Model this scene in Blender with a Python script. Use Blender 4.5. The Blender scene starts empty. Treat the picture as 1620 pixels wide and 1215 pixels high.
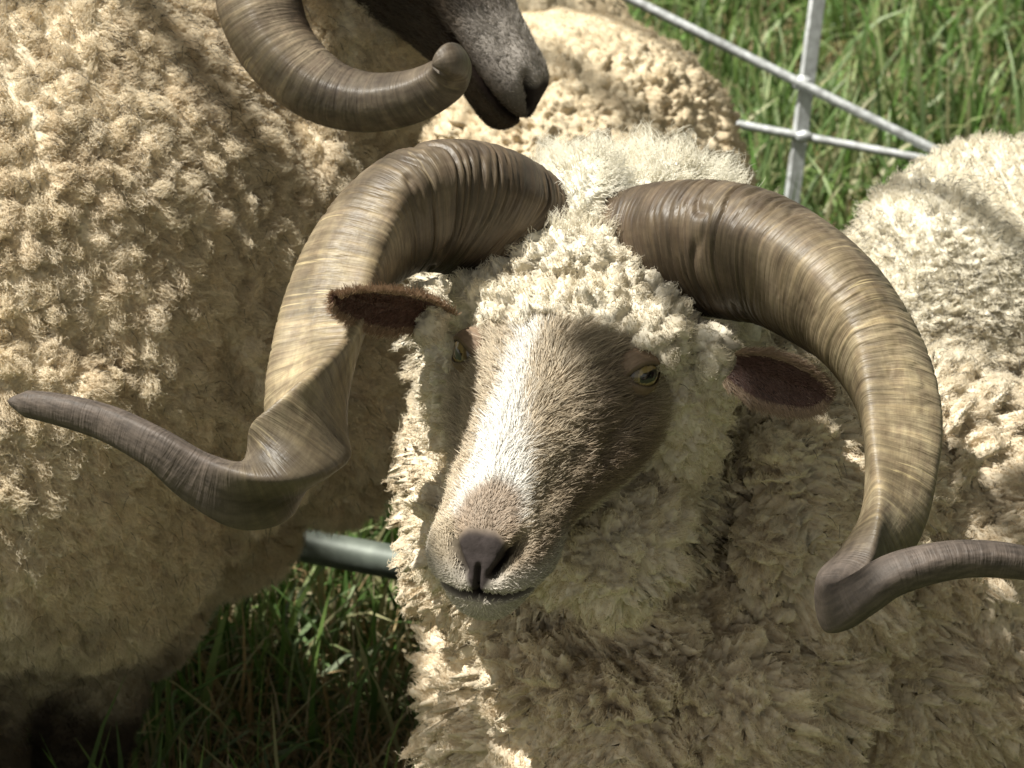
import bpy, math, random
import numpy as np
from mathutils import Vector, Matrix, kdtree

SEED = 11
rng = np.random.default_rng(SEED)
random.seed(SEED)
HAIR = 1.0            # density of fleece fibres
GRASS = 1.0

# ------------------------------------------------------------------ camera, light
F = 5680.0            # focal length in photo pixels
PITCH = math.radians(24)
CAM = np.array([0.0, 0.0, 1.75])
R_ = np.array([1.0, 0, 0])
U_ = np.array([0, math.sin(PITCH), math.cos(PITCH)])
T_ = np.array([0, -math.cos(PITCH), math.sin(PITCH)])      # towards the viewer

scene = bpy.context.scene
cd = bpy.data.cameras.new("camera")
cam = bpy.data.objects.new("camera", cd)
scene.collection.objects.link(cam)
cam.location = CAM
cam.rotation_euler = (math.pi / 2 - PITCH, 0, 0)
cd.sensor_width = 36
cd.lens = 36 * F / 1620
cd.clip_end = 300
cd.dof.use_dof = True
cd.dof.focus_distance = 2.42
cd.dof.aperture_fstop = 20
scene.camera = cam

SUN = np.array([-0.46, 0.78, 0.42])       # towards the sun: camera right, camera up, towards viewer
SUNW = SUN[0] * R_ + SUN[1] * U_ + SUN[2] * T_
SUNW = SUNW / np.linalg.norm(SUNW)
sl = bpy.data.lights.new("sun", 'SUN')
sun = bpy.data.objects.new("sun", sl)
scene.collection.objects.link(sun)
sun.rotation_euler = Vector(SUNW).to_track_quat('Z', 'Y').to_euler()
sl.energy = 4.6
sl.angle = math.radians(0.5)
sl.color = (1.0, 0.965, 0.88)
world = bpy.data.worlds.new("World")
scene.world = world
world.use_nodes = True
nt = world.node_tree
bg = nt.nodes["Background"]
sky = nt.nodes.new("ShaderNodeTexSky")
sky.sky_type = 'NISHITA'
sky.sun_disc = False
sky.sun_elevation = math.asin(SUNW[2])
sky.sun_rotation = math.atan2(SUNW[0], SUNW[1])
hs = nt.nodes.new("ShaderNodeHueSaturation")          # light filtered by the tree overhead
hs.inputs['Saturation'].default_value = 0.30
nt.links.new(sky.outputs[0], hs.inputs['Color'])
tint = nt.nodes.new("ShaderNodeMix"); tint.data_type = 'RGBA'; tint.blend_type = 'MULTIPLY'
tint.inputs[0].default_value = 1.0; tint.inputs[7].default_value = (1.0, 0.92, 0.76, 1)
nt.links.new(hs.outputs[0], tint.inputs[6])
nt.links.new(tint.outputs[2], bg.inputs[0])
bg.inputs[1].default_value = 0.066
scene.view_settings.view_transform = 'Standard'
scene.view_settings.look = 'None'
scene.view_settings.exposure = 0.92
scene.view_settings.gamma = 1.0
scene.render.engine = 'CYCLES'
scene.cycles.use_denoising = True
scene.cycles.max_bounces = 6
scene.cycles.transparent_max_bounces = 4
scene.cycles_curves.shape = 'RIBBONS'

# ------------------------------------------------------------------ small helpers
def P(px, py, d):
    """point of the place seen at photo pixel (px, py), d metres in front of the camera"""
    return CAM + R_ * ((px - 810) / F * d) + U_ * ((607.5 - py) / F * d) - T_ * d

def nrm(v):
    v = np.asarray(v, float)
    return v / np.maximum(np.linalg.norm(v, axis=-1, keepdims=True), 1e-12)

def sstep(a, b, x):
    t = np.clip((x - a) / (b - a), 0, 1)
    return t * t * (3 - 2 * t)

_ph = rng.uniform(0, 6.28, (24, 4))
_dr = nrm(rng.normal(size=(24, 3)))
def wob(p, scale, k=0):
    """cheap smooth noise of numpy points, about -1..1"""
    r = np.zeros(len(p))
    for i in range(6):
        j = (i + k * 5) % 24
        r += np.sin((p @ _dr[j]) * scale * (1 + .37 * i) + _ph[j, 0] + 1.7 * np.sin((p @ _dr[(j + 7) % 24]) * scale * .6 + _ph[j, 1])) / (1 + .3 * i)
    return r / 2.6

def mesh_obj(name, co, faces, mat, parent=None, col=None, uv=None, smooth=True):
    me = bpy.data.meshes.new(name)
    co = np.ascontiguousarray(co, np.float32)
    faces = [np.asarray(f, np.int32) for f in (faces if isinstance(faces, list) else [faces]) if len(f)]
    nl = sum(f.size for f in faces); nf = sum(len(f) for f in faces)
    me.vertices.add(len(co)); me.vertices.foreach_set('co', co.ravel())
    me.loops.add(nl); me.loops.foreach_set('vertex_index', np.concatenate([f.ravel() for f in faces]))
    me.polygons.add(nf)
    tot = np.concatenate([np.full(len(f), f.shape[1], np.int32) for f in faces])
    st = np.concatenate([[0], np.cumsum(tot)[:-1]]).astype(np.int32)
    me.polygons.foreach_set('loop_start', st)
    me.polygons.foreach_set('use_smooth', np.full(nf, smooth))
    me.update(calc_edges=True)
    if col is not None:
        a = me.color_attributes.new('Col', 'FLOAT_COLOR', 'POINT')
        c4 = np.ones((len(co), 4), np.float32); c4[:, :3] = col
        a.data.foreach_set('color', c4.ravel())
    if uv is not None:
        l = me.uv_layers.new(name='UVMap')
        li = np.concatenate([f.ravel() for f in faces])
        l.data.foreach_set('uv', np.ascontiguousarray(uv[li], np.float32).ravel())
    me.materials.append(mat)
    o = bpy.data.objects.new(name, me)
    scene.collection.objects.link(o)
    if parent is not None:
        set_parent(o, parent)
    return o

def set_parent(o, parent):
    def world(p):
        m = Matrix.Translation(p.location)
        return m if p.parent is None else world(p.parent) @ p.matrix_parent_inverse @ m
    o.parent = parent
    o.matrix_parent_inverse = world(parent).inverted()

def thing(name, label, cat, loc=(0, 0, 0), group=None):
    o = bpy.data.objects.new(name, None)
    scene.collection.objects.link(o)
    o.location = Vector([float(v) for v in loc]); o['label'] = label; o['category'] = cat
    o.empty_display_size = .1
    if group: o['group'] = group
    return o

def fibres(name, pts, rad, mat, parent=None, col=None):
    """pts (N, K, 3) -> one hair-curve object"""
    N, K = pts.shape[:2]
    cu = bpy.data.hair_curves.new(name)
    cu.add_curves([K] * N)
    cu.position_data.foreach_set('vector', np.ascontiguousarray(pts, np.float32).ravel())
    a = cu.attributes.new('radius', 'FLOAT', 'POINT')
    a.data.foreach_set('value', np.ascontiguousarray(rad, np.float32).ravel())
    if col is not None:
        c4 = np.ones((N, 4), np.float32); c4[:, :3] = col
        a = cu.attributes.new('Col', 'FLOAT_COLOR', 'CURVE')
        a.data.foreach_set('color', c4.ravel())
    cu.materials.append(mat)
    o = bpy.data.objects.new(name, cu)
    scene.collection.objects.link(o)
    if parent is not None:
        set_parent(o, parent)
    return o

# ------------------------------------------------------------------ materials
def new_mat(name):
    m = bpy.data.materials.new(name); m.use_nodes = True
    t = m.node_tree
    return m, t, t.nodes['Principled BSDF'], t.nodes['Material Output']

def N(t, typ, **kw):
    n = t.nodes.new(typ)
    for k, v in kw.items(): setattr(n, k, v)
    return n

def ramp(t, src, stops):
    r = N(t, 'ShaderNodeValToRGB')
    e = r.color_ramp.elements
    while len(e) < len(stops): e.new(.5)
    for i, (p, c) in enumerate(stops):
        e[i].position = p; e[i].color = (*c, 1)
    t.links.new(src, r.inputs[0])
    return r.outputs[0]

def mixc(t, a, b, fac, mode='MIX'):
    m = N(t, 'ShaderNodeMix', data_type='RGBA', blend_type=mode)
    for s, v in ((m.inputs[0], fac), (m.inputs[6], a), (m.inputs[7], b)):
        if hasattr(v, 'is_output') or isinstance(v, bpy.types.NodeSocket): t.links.new(v, s)
        elif isinstance(v, (int, float)): s.default_value = v
        else: s.default_value = (*v, 1)
    return m.outputs[2]

def hair_mat(name, transl=.3, gloss=.06):
    m, t, b, out = new_mat(name)
    t.nodes.remove(b)
    at = N(t, 'ShaderNodeAttribute', attribute_name='Col')
    d = N(t, 'ShaderNodeBsdfDiffuse'); tr = N(t, 'ShaderNodeBsdfTranslucent')
    g = N(t, 'ShaderNodeBsdfAnisotropic'); g.inputs['Roughness'].default_value = .45
    g.inputs['Color'].default_value = (.9, .9, .85, 1)
    for n in (d, tr): t.links.new(at.outputs['Color'], n.inputs['Color'])
    mx = N(t, 'ShaderNodeMixShader'); mx.inputs[0].default_value = transl
    t.links.new(d.outputs[0], mx.inputs[1]); t.links.new(tr.outputs[0], mx.inputs[2])
    m2 = N(t, 'ShaderNodeMixShader'); m2.inputs[0].default_value = gloss
    t.links.new(mx.outputs[0], m2.inputs[1]); t.links.new(g.outputs[0], m2.inputs[2])
    t.links.new(m2.outputs[0], out.inputs[0])
    return m

def skin_mat(name, rough=.8, spec=.2):
    m, t, b, out = new_mat(name)
    at = N(t, 'ShaderNodeAttribute', attribute_name='Col')
    no = N(t, 'ShaderNodeTexNoise'); no.inputs['Scale'].default_value = 260; no.inputs['Detail'].default_value = 4
    tc = N(t, 'ShaderNodeTexCoord')
    t.links.new(tc.outputs['Object'], no.inputs['Vector'])
    c = mixc(t, at.outputs['Color'], ramp(t, no.outputs[0], [(.3, (.55, .55, .55)), (.7, (1, 1, 1))]), .6, 'MULTIPLY')
    t.links.new(c, b.inputs['Base Color'])
    b.inputs['Roughness'].default_value = rough
    b.inputs['Specular IOR Level'].default_value = spec
    bp = N(t, 'ShaderNodeBump'); bp.inputs['Strength'].default_value = .5; bp.inputs['Distance'].default_value = .001
    t.links.new(no.outputs[0], bp.inputs['Height']); t.links.new(bp.outputs[0], b.inputs['Normal'])
    return m

def horn_mat(name, cols, dark_tip=(.07, .055, .045)):
    m, t, b, out = new_mat(name)
    uv = N(t, 'ShaderNodeUVMap')
    def stretched(sx, sy, detail=4, rough=.6):
        mp = N(t, 'ShaderNodeMapping'); mp.inputs['Scale'].default_value = (sx, sy, 1)
        t.links.new(uv.outputs[0], mp.inputs[0])
        n = N(t, 'ShaderNodeTexNoise'); n.inputs['Scale'].default_value = 1; n.inputs['Detail'].default_value = detail
        n.inputs['Roughness'].default_value = rough; n.inputs['Distortion'].default_value = .15
        t.links.new(mp.outputs[0], n.inputs['Vector'])
        return n.outputs[0]
    rings = stretched(230, 1.0, 4, .62)       # growth rings
    broad = stretched(30, 2.2, 5)
    along = stretched(5, 42, 4, .6)       # fine lengthwise grain
    blot = stretched(70, 9, 4, .6)
    gold = stretched(150, .7, 3, .75)
    c = ramp(t, broad, [(.3, cols[0]), (.5, cols[1]), (.7, cols[2])])
    c = mixc(t, c, ramp(t, rings, [(.35, (.50, .48, .46)), (.52, (1, 1, 1)), (.66, (1.5, 1.46, 1.34))]), .62, 'MULTIPLY')
    c = mixc(t, c, ramp(t, blot, [(.35, (.6, .52, .55)), (.6, (1.1, 1.1, 1.1))]), .5, 'MULTIPLY')
    c = mixc(t, c, (.46, .38, .22), ramp(t, gold, [(.64, (0, 0, 0)), (.68, (.28, .28, .28)), (.71, (.05, .05, .05))]))
    c = mixc(t, c, ramp(t, along, [(.38, (.8, .8, .8)), (.6, (1.08, 1.08, 1.06))]), .4, 'MULTIPLY')
    at = N(t, 'ShaderNodeAttribute', attribute_name='Col')      # r: nearness to the tip
    sp = N(t, 'ShaderNodeSeparateColor'); t.links.new(at.outputs['Color'], sp.inputs[0])
    c = mixc(t, mixc(t, c, (.92, .82, .84), .7, 'MULTIPLY'), c, ramp(t, sp.outputs[1], [(.08, (0, 0, 0)), (.38, (1, 1, 1))]))
    c = mixc(t, c, mixc(t, c, (2.3, 2.3, 2.2), 1.0, 'MULTIPLY'), ramp(t, sp.outputs[1], [(.22, (0, 0, 0)), (.38, (1, 1, 1)), (.56, (1, 1, 1)), (.64, (0, 0, 0))]))  # pale middle of the horn, brightened to imitate its sunlit highlight
    c = mixc(t, c, mixc(t, c, (.24, .19, .16), 1.0, 'MULTIPLY'), sp.outputs[2])  # inner side is darker horn; hollow face also darkened to imitate its shade
    tipc = ramp(t, blot, [(.3, tuple(v * .6 for v in dark_tip)), (.7, tuple(v * 1.7 for v in dark_tip))])
    c = mixc(t, c, tipc, sp.outputs[0])
    t.links.new(c, b.inputs['Base Color'])
    b.inputs['Roughness'].default_value = .40
    b.inputs['Specular IOR Level'].default_value = .38
    t.links.new(ramp(t, sp.outputs[0], [(0, (.47,) * 3), (1, (.62,) * 3)]), b.inputs['Roughness'])
    b1 = N(t, 'ShaderNodeBump'); b1.inputs['Strength'].default_value = .8; b1.inputs['Distance'].default_value = .0022
    t.links.new(rings, b1.inputs['Height'])
    b2 = N(t, 'ShaderNodeBump'); b2.inputs['Strength'].default_value = .5; b2.inputs['Distance'].default_value = .001
    t.links.new(blot, b2.inputs['Height']); t.links.new(b1.outputs[0], b2.inputs['Normal'])
    t.links.new(b2.outputs[0], b.inputs['Normal'])
    return m

M_wool = hair_mat('wool_fibre', .25, .0)
M_face = hair_mat('face_hair', .15, .05)
M_fleece_base = skin_mat('fleece_base', .95, .05)
M_horn1 = horn_mat('horn_olive_brown', [(.048, .038, .024), (.098, .078, .050), (.175, .145, .098)])
M_horn2 = horn_mat('horn_grey_brown', [(.06, .048, .036), (.105, .085, .062), (.16, .13, .095)])
M_ear = skin_mat('ear_skin', .6, .3)

def eye_mat():
    m, t, b, out = new_mat('eyeball')
    at = N(t, 'ShaderNodeAttribute', attribute_name='Col')
    t.links.new(at.outputs['Color'], b.inputs['Base Color'])
    b.inputs['Roughness'].default_value = .12
    b.inputs['Coat Weight'].default_value = .6
    return m
M_eye = eye_mat()

def metal_mat():
    m, t, b, out = new_mat('galvanised_steel')
    tc = N(t, 'ShaderNodeTexCoord')
    n = N(t, 'ShaderNodeTexNoise'); n.inputs['Scale'].default_value = 90; n.inputs['Detail'].default_value = 5
    v = N(t, 'ShaderNodeTexVoronoi'); v.inputs['Scale'].default_value = 160
    t.links.new(tc.outputs['Object'], n.inputs['Vector']); t.links.new(tc.outputs['Object'], v.inputs['Vector'])
    c = ramp(t, n.outputs[0], [(.3, (.42, .43, .43)), (.55, (.58, .60, .61)), (.75, (.72, .74, .75))])
    c = mixc(t, c, ramp(t, v.outputs['Distance'], [(0, (.8, .8, .8)), (.6, (1.1, 1.1, 1.1))]), .6, 'MULTIPLY')
    t.links.new(c, b.inputs['Base Color'])
    b.inputs['Metallic'].default_value = .55
    r = ramp(t, n.outputs[0], [(.3, (.4, .4, .4)), (.7, (.65, .65, .65))])
    t.links.new(r, b.inputs['Roughness'])
    bp = N(t, 'ShaderNodeBump'); bp.inputs['Strength'].default_value = .5; bp.inputs['Distance'].default_value = .001
    t.links.new(n.outputs[0], bp.inputs['Height']); t.links.new(bp.outputs[0], b.inputs['Normal'])
    return m
M_metal = metal_mat()

def ground_mat():
    m, t, b, out = new_mat('soil_and_thatch')
    tc = N(t, 'ShaderNodeTexCoord')
    n = N(t, 'ShaderNodeTexNoise'); n.inputs['Scale'].default_value = 14; n.inputs['Detail'].default_value = 10
    n2 = N(t, 'ShaderNodeTexNoise'); n2.inputs['Scale'].default_value = 2.2; n2.inputs['Detail'].default_value = 4
    for k in (n, n2): t.links.new(tc.outputs['Object'], k.inputs['Vector'])
    c = ramp(t, n.outputs[0], [(.3, (.035, .028, .015)), (.5, (.08, .075, .03)), (.7, (.15, .12, .06))])
    c2 = ramp(t, n.outputs[0], [(.3, (.02, .035, .01)), (.6, (.05, .09, .02))])
    t.links.new(mixc(t, c, c2, n2.outputs[0]), b.inputs['Base Color'])
    b.inputs['Roughness'].default_value = .95
    bp = N(t, 'ShaderNodeBump'); bp.inputs['Strength'].default_value = 1; bp.inputs['Distance'].default_value = .02
    t.links.new(n.outputs[0], bp.inputs['Height']); t.links.new(bp.outputs[0], b.inputs['Normal'])
    return m

def grass_mat():
    m, t, b, out = new_mat('grass_blade')
    t.nodes.remove(b)
    at = N(t, 'ShaderNodeAttribute', attribute_name='Col')
    d = N(t, 'ShaderNodeBsdfDiffuse'); tr = N(t, 'ShaderNodeBsdfTranslucent')
    g = N(t, 'ShaderNodeBsdfGlossy'); g.inputs['Roughness'].default_value = .5; g.inputs['Color'].default_value = (.6, .6, .5, 1)
    for n in (d, tr): t.links.new(at.outputs['Color'], n.inputs['Color'])
    mx = N(t, 'ShaderNodeMixShader'); mx.inputs[0].default_value = .45
    t.links.new(d.outputs[0], mx.inputs[1]); t.links.new(tr.outputs[0], mx.inputs[2])
    m2 = N(t, 'ShaderNodeMixShader'); m2.inputs[0].default_value = .07
    t.links.new(mx.outputs[0], m2.inputs[1]); t.links.new(g.outputs[0], m2.inputs[2])
    t.links.new(m2.outputs[0], out.inputs[0])
    return m
M_grass = grass_mat()

# ------------------------------------------------------------------ ground
gx = np.linspace(-60, 60, 61)
gX, gY = np.meshgrid(gx, gx + 40)
gco = np.stack([gX.ravel(), gY.ravel(), np.zeros(gX.size)], 1)
ii = np.arange(60)[:, None] * 61 + np.arange(60)[None]
gf = np.stack([ii, ii + 1, ii + 62, ii + 61], -1).reshape(-1, 4)
g_o = mesh_obj('ground', gco, gf, ground_mat(), smooth=False)
g_o['kind'] = 'structure'

# ------------------------------------------------------------------ grass
def blades(name, n, region, h, w, cols, lean, mat, bend=1.0, K=5, z0=0.0):
    """many tapered, bent blades as one mesh. region(n) -> xy roots"""
    xy = region(n); n = len(xy)
    H = rng.uniform(*h, n) * (0.7 + .5 * rng.random(n)); W = rng.uniform(*w, n)
    az = rng.uniform(0, 2 * math.pi, n)
    ln = np.abs(rng.normal(0, lean, n)) + .05
    t = np.linspace(0, 1, K)[None]
    hx = np.sin(np.minimum(ln[:, None] * (t ** 1.4) * 1.6 * bend + ln[:, None] * .4, 2.2))
    hz = np.cos(np.minimum(ln[:, None] * (t ** 1.4) * 1.6 * bend + ln[:, None] * .4, 2.2))
    dx = np.concatenate([np.zeros((n, 1)), np.cumsum((hx[:, 1:] + hx[:, :-1]) / 2, 1)], 1) / (K - 1) * H[:, None]
    dz = np.concatenate([np.zeros((n, 1)), np.cumsum((hz[:, 1:] + hz[:, :-1]) / 2, 1)], 1) / (K - 1) * H[:, None]
    dirx, diry = np.cos(az), np.sin(az)
    tw = az + np.pi / 2 + rng.normal(0, .5, n)
    wob_ = rng.normal(0, .06, (n, 1)) * H[:, None] * np.sin(t * 3)
    c = np.stack([xy[:, :1] + dirx[:, None] * dx + np.cos(tw)[:, None] * wob_, xy[:, 1:2] + diry[:, None] * dx + np.sin(tw)[:, None] * wob_, z0 + np.maximum(dz, .002) + 0 * dx], -1)
    wd = W[:, None] * np.clip(1 - t ** 2.2, 0.03, 1) * (.6 + .4 * np.minimum(t * 4, 1))
    s = np.stack([np.cos(tw), np.sin(tw), rng.normal(0, .25, n)], -1)[:, None] * wd[..., None] / 2
    co = np.stack([c - s, c + s], 2).reshape(-1, 3)
    base = (np.arange(n) * 2 * K)[:, None] + (np.arange(K - 1) * 2)[None]
    fc = np.stack([base, base + 1, base + 3, base + 2], -1).reshape(-1, 4)
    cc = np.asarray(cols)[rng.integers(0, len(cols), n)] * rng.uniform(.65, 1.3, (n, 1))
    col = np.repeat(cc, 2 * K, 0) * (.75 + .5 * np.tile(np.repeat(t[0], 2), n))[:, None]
    return mesh_obj(name, co, fc, mat, col=col)

def region_all(n):
    y = rng.uniform(2.2, 7.6, n * 2)
    x = rng.uniform(-1, 1, n * 2) * (.24 * y + .55)
    p = np.stack([x, y], 1)
    dens = .55 + .45 * wob(np.c_[p * 1.0, np.zeros(len(p))], 9, 1)
    dens = dens * np.interp(p[:, 1], [3.2, 3.9], [.45, 1])
    return p[rng.random(len(p)) < dens][:n]

greens = [(.08, .155, .035), (.13, .21, .05), (.20, .30, .09), (.09, .16, .045), (.28, .34, .15), (.13, .20, .08), (.12, .24, .05), (.30, .29, .15)]
straws = [(.42, .33, .17), (.52, .44, .28), (.28, .19, .10), (.36, .25, .12)]
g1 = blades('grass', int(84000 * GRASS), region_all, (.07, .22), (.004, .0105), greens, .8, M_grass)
g1['kind'] = 'stuff'; g1['label'] = 'green grass of the paddock behind and below the rams'; g1['category'] = 'grass'
def region_near(n):
    y = rng.uniform(2.2, 7.6, n) ** 1.0
    y = 2.2 + (y - 2.2) * rng.random(n) ** .5
    return np.stack([rng.uniform(-1, 1, n) * (.24 * y + .50), y], 1)
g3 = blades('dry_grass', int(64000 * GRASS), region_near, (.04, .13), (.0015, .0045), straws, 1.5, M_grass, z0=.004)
g3['kind'] = 'stuff'; g3['label'] = 'pale dry straw and dead stems matted between the green blades'; g3['category'] = 'dry grass'

# ------------------------------------------------------------------ body building
def uvs(nu=28, nv=20):
    th = np.linspace(0, 2 * np.pi, nu, endpoint=False); ph = np.linspace(0, np.pi, nv + 1)[1:-1]
    pts = np.array([[math.sin(p) * math.cos(a), math.sin(p) * math.sin(a), math.cos(p)] for p in ph for a in th])
    pts = np.vstack([pts, [[0, 0, 1], [0, 0, -1]]])
    f = []
    m = len(ph)
    for i in range(m - 1):
        for j in range(nu):
            k = (j + 1) % nu
            f += [[i * nu + j, (i + 1) * nu + j, (i + 1) * nu + k], [i * nu + j, (i + 1) * nu + k, i * nu + k]]
    top, bot = len(pts) - 2, len(pts) - 1
    for j in range(nu):
        k = (j + 1) % nu
        f += [[top, j, k], [bot, (m - 1) * nu + k, (m - 1) * nu + j]]
    return pts, np.array(f)
SPH, SPHF = uvs()

down_ = np.array([0, 0, -1.0])
class Blob:
    def __init__(s): s.co = []; s.f = []; s.n = 0
    def add(s, c, A):
        """ellipsoid, A columns are its half-axes"""
        p = SPH @ np.asarray(A).T + c
        f = SPHF
        if np.linalg.det(A) < 0: f = f[:, ::-1]
        s.co.append(p); s.f.append(f + s.n); s.n += len(p)
    def cam(s, px, py, d, rx, ry, rz, rot=0):
        k = d / F
        a = math.radians(rot)
        x = R_ * math.cos(a) + U_ * math.sin(a); y = -R_ * math.sin(a) + U_ * math.cos(a)
        s.add(P(px, py, d), np.stack([x * rx * k, y * ry * k, T_ * rz], 1))
    def chain(s, pts, rads):
        pts = np.asarray(pts, float)
        for i in range(len(pts) - 1):
            L = np.linalg.norm(pts[i + 1] - pts[i]); m = max(2, int(L / (min(rads[i], rads[i + 1]) * .35)))
            for t in np.linspace(0, 1, m):
                r = rads[i] * (1 - t) + rads[i + 1] * t
                s.add(pts[i] * (1 - t) + pts[i + 1] * t, np.eye(3) * r)
    def remesh(s, voxel, smooth=12, sub=1):
        o = mesh_obj('tmp', np.vstack(s.co), np.vstack(s.f), M_fleece_base)
        m = o.modifiers.new('r', 'REMESH'); m.mode = 'VOXEL'; m.voxel_size = voxel
        dg = bpy.context.evaluated_depsgraph_get(); dg.update()
        me = bpy.data.meshes.new_from_object(o.evaluated_get(dg))
        nv = len(me.vertices)
        co = np.empty(nv * 3, np.float32); me.vertices.foreach_get('co', co); co = co.reshape(-1, 3).astype(float)
        ed = np.empty(len(me.edges) * 2, np.int32); me.edges.foreach_get('vertices', ed); ed = ed.reshape(-1, 2)
        co = lap(co, ed, smooth)
        me.vertices.foreach_set('co', co.astype(np.float32).ravel())
        old = o.data
        o.data = me; o.modifiers.clear()
        if sub:
            ms = o.modifiers.new('s', 'SUBSURF'); ms.levels = sub; ms.render_levels = sub; ms.subdivision_type = 'SIMPLE'
            dg = bpy.context.evaluated_depsgraph_get(); dg.update()
            me2 = bpy.data.meshes.new_from_object(o.evaluated_get(dg))
        else: me2 = me
        co, q, ed = get_mesh(me2)
        co = lap(co, ed, 2)
        bpy.data.objects.remove(o)
        for x in {old, me, me2}:
            bpy.data.meshes.remove(x)
        return co, q, ed

def get_mesh(me):
    co = np.empty(len(me.vertices) * 3, np.float32); me.vertices.foreach_get('co', co); co = co.reshape(-1, 3).astype(float)
    lv = np.empty(len(me.loops), np.int32); me.loops.foreach_get('vertex_index', lv)
    ed = np.empty(len(me.edges) * 2, np.int32); me.edges.foreach_get('vertices', ed)
    return co, lv.reshape(-1, 4), ed.reshape(-1, 2)

def lap(co, ed, it, f=.6):
    n = len(co)
    deg = np.bincount(ed.ravel(), minlength=n)[:, None]
    for _ in range(it):
        s = np.stack([np.bincount(ed[:, 0], co[ed[:, 1], k], n) + np.bincount(ed[:, 1], co[ed[:, 0], k], n) for k in range(3)], 1)
        co = co * (1 - f) + f * s / np.maximum(deg, 1)
    return co

def vnormals(co, q):
    nf = np.cross(co[q[:, 2]] - co[q[:, 0]], co[q[:, 3 % q.shape[1]]] - co[q[:, 1]]) if q.shape[1] == 4 else np.cross(co[q[:, 1]] - co[q[:, 0]], co[q[:, 2]] - co[q[:, 0]])
    n = np.zeros_like(co)
    for k in range(q.shape[1]):
        for a in range(3):
            n[:, a] += np.bincount(q[:, k], nf[:, a], len(co))
    return nrm(n), nf

def proj(p):
    r = p - CAM
    d = -(r @ T_)
    return 810 + (r @ R_) / d * F, 607.5 - (r @ U_) / d * F, d

def visible(p, n, margin=850, back=-.5):
    x, y, d = proj(p)
    v = nrm(CAM - p)
    return (x > -margin) & (x < 1620 + margin) & (y > -margin) & (y < 1215 + margin) & ((n * v).sum(1) > back)

def lock_seeds(co, nr, spacing):
    """scattered points of the surface at least spacing(p) apart"""
    idx = rng.permutation(len(co))
    sp = spacing(co)
    cell = float(sp.max())
    grid = {}
    out = []
    for i in idx:
        p = co[i]; r = sp[i]
        k = (int(p[0] // cell), int(p[1] // cell), int(p[2] // cell))
        ok = True
        for a in (-1, 0, 1):
            for b in (-1, 0, 1):
                for c in (-1, 0, 1):
                    for j in grid.get((k[0] + a, k[1] + b, k[2] + c), ()):
                        q = co[j]
                        if (p[0] - q[0]) ** 2 + (p[1] - q[1]) ** 2 + (p[2] - q[2]) ** 2 < r * r:
                            ok = False; break
                    if not ok: break
                if not ok: break
            if not ok: break
        if ok:
            grid.setdefault(k, []).append(i); out.append(i)
    return np.array(out), sp

def squash(p, k):
    return p - (p @ U_)[:, None] * U_ * k

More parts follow.
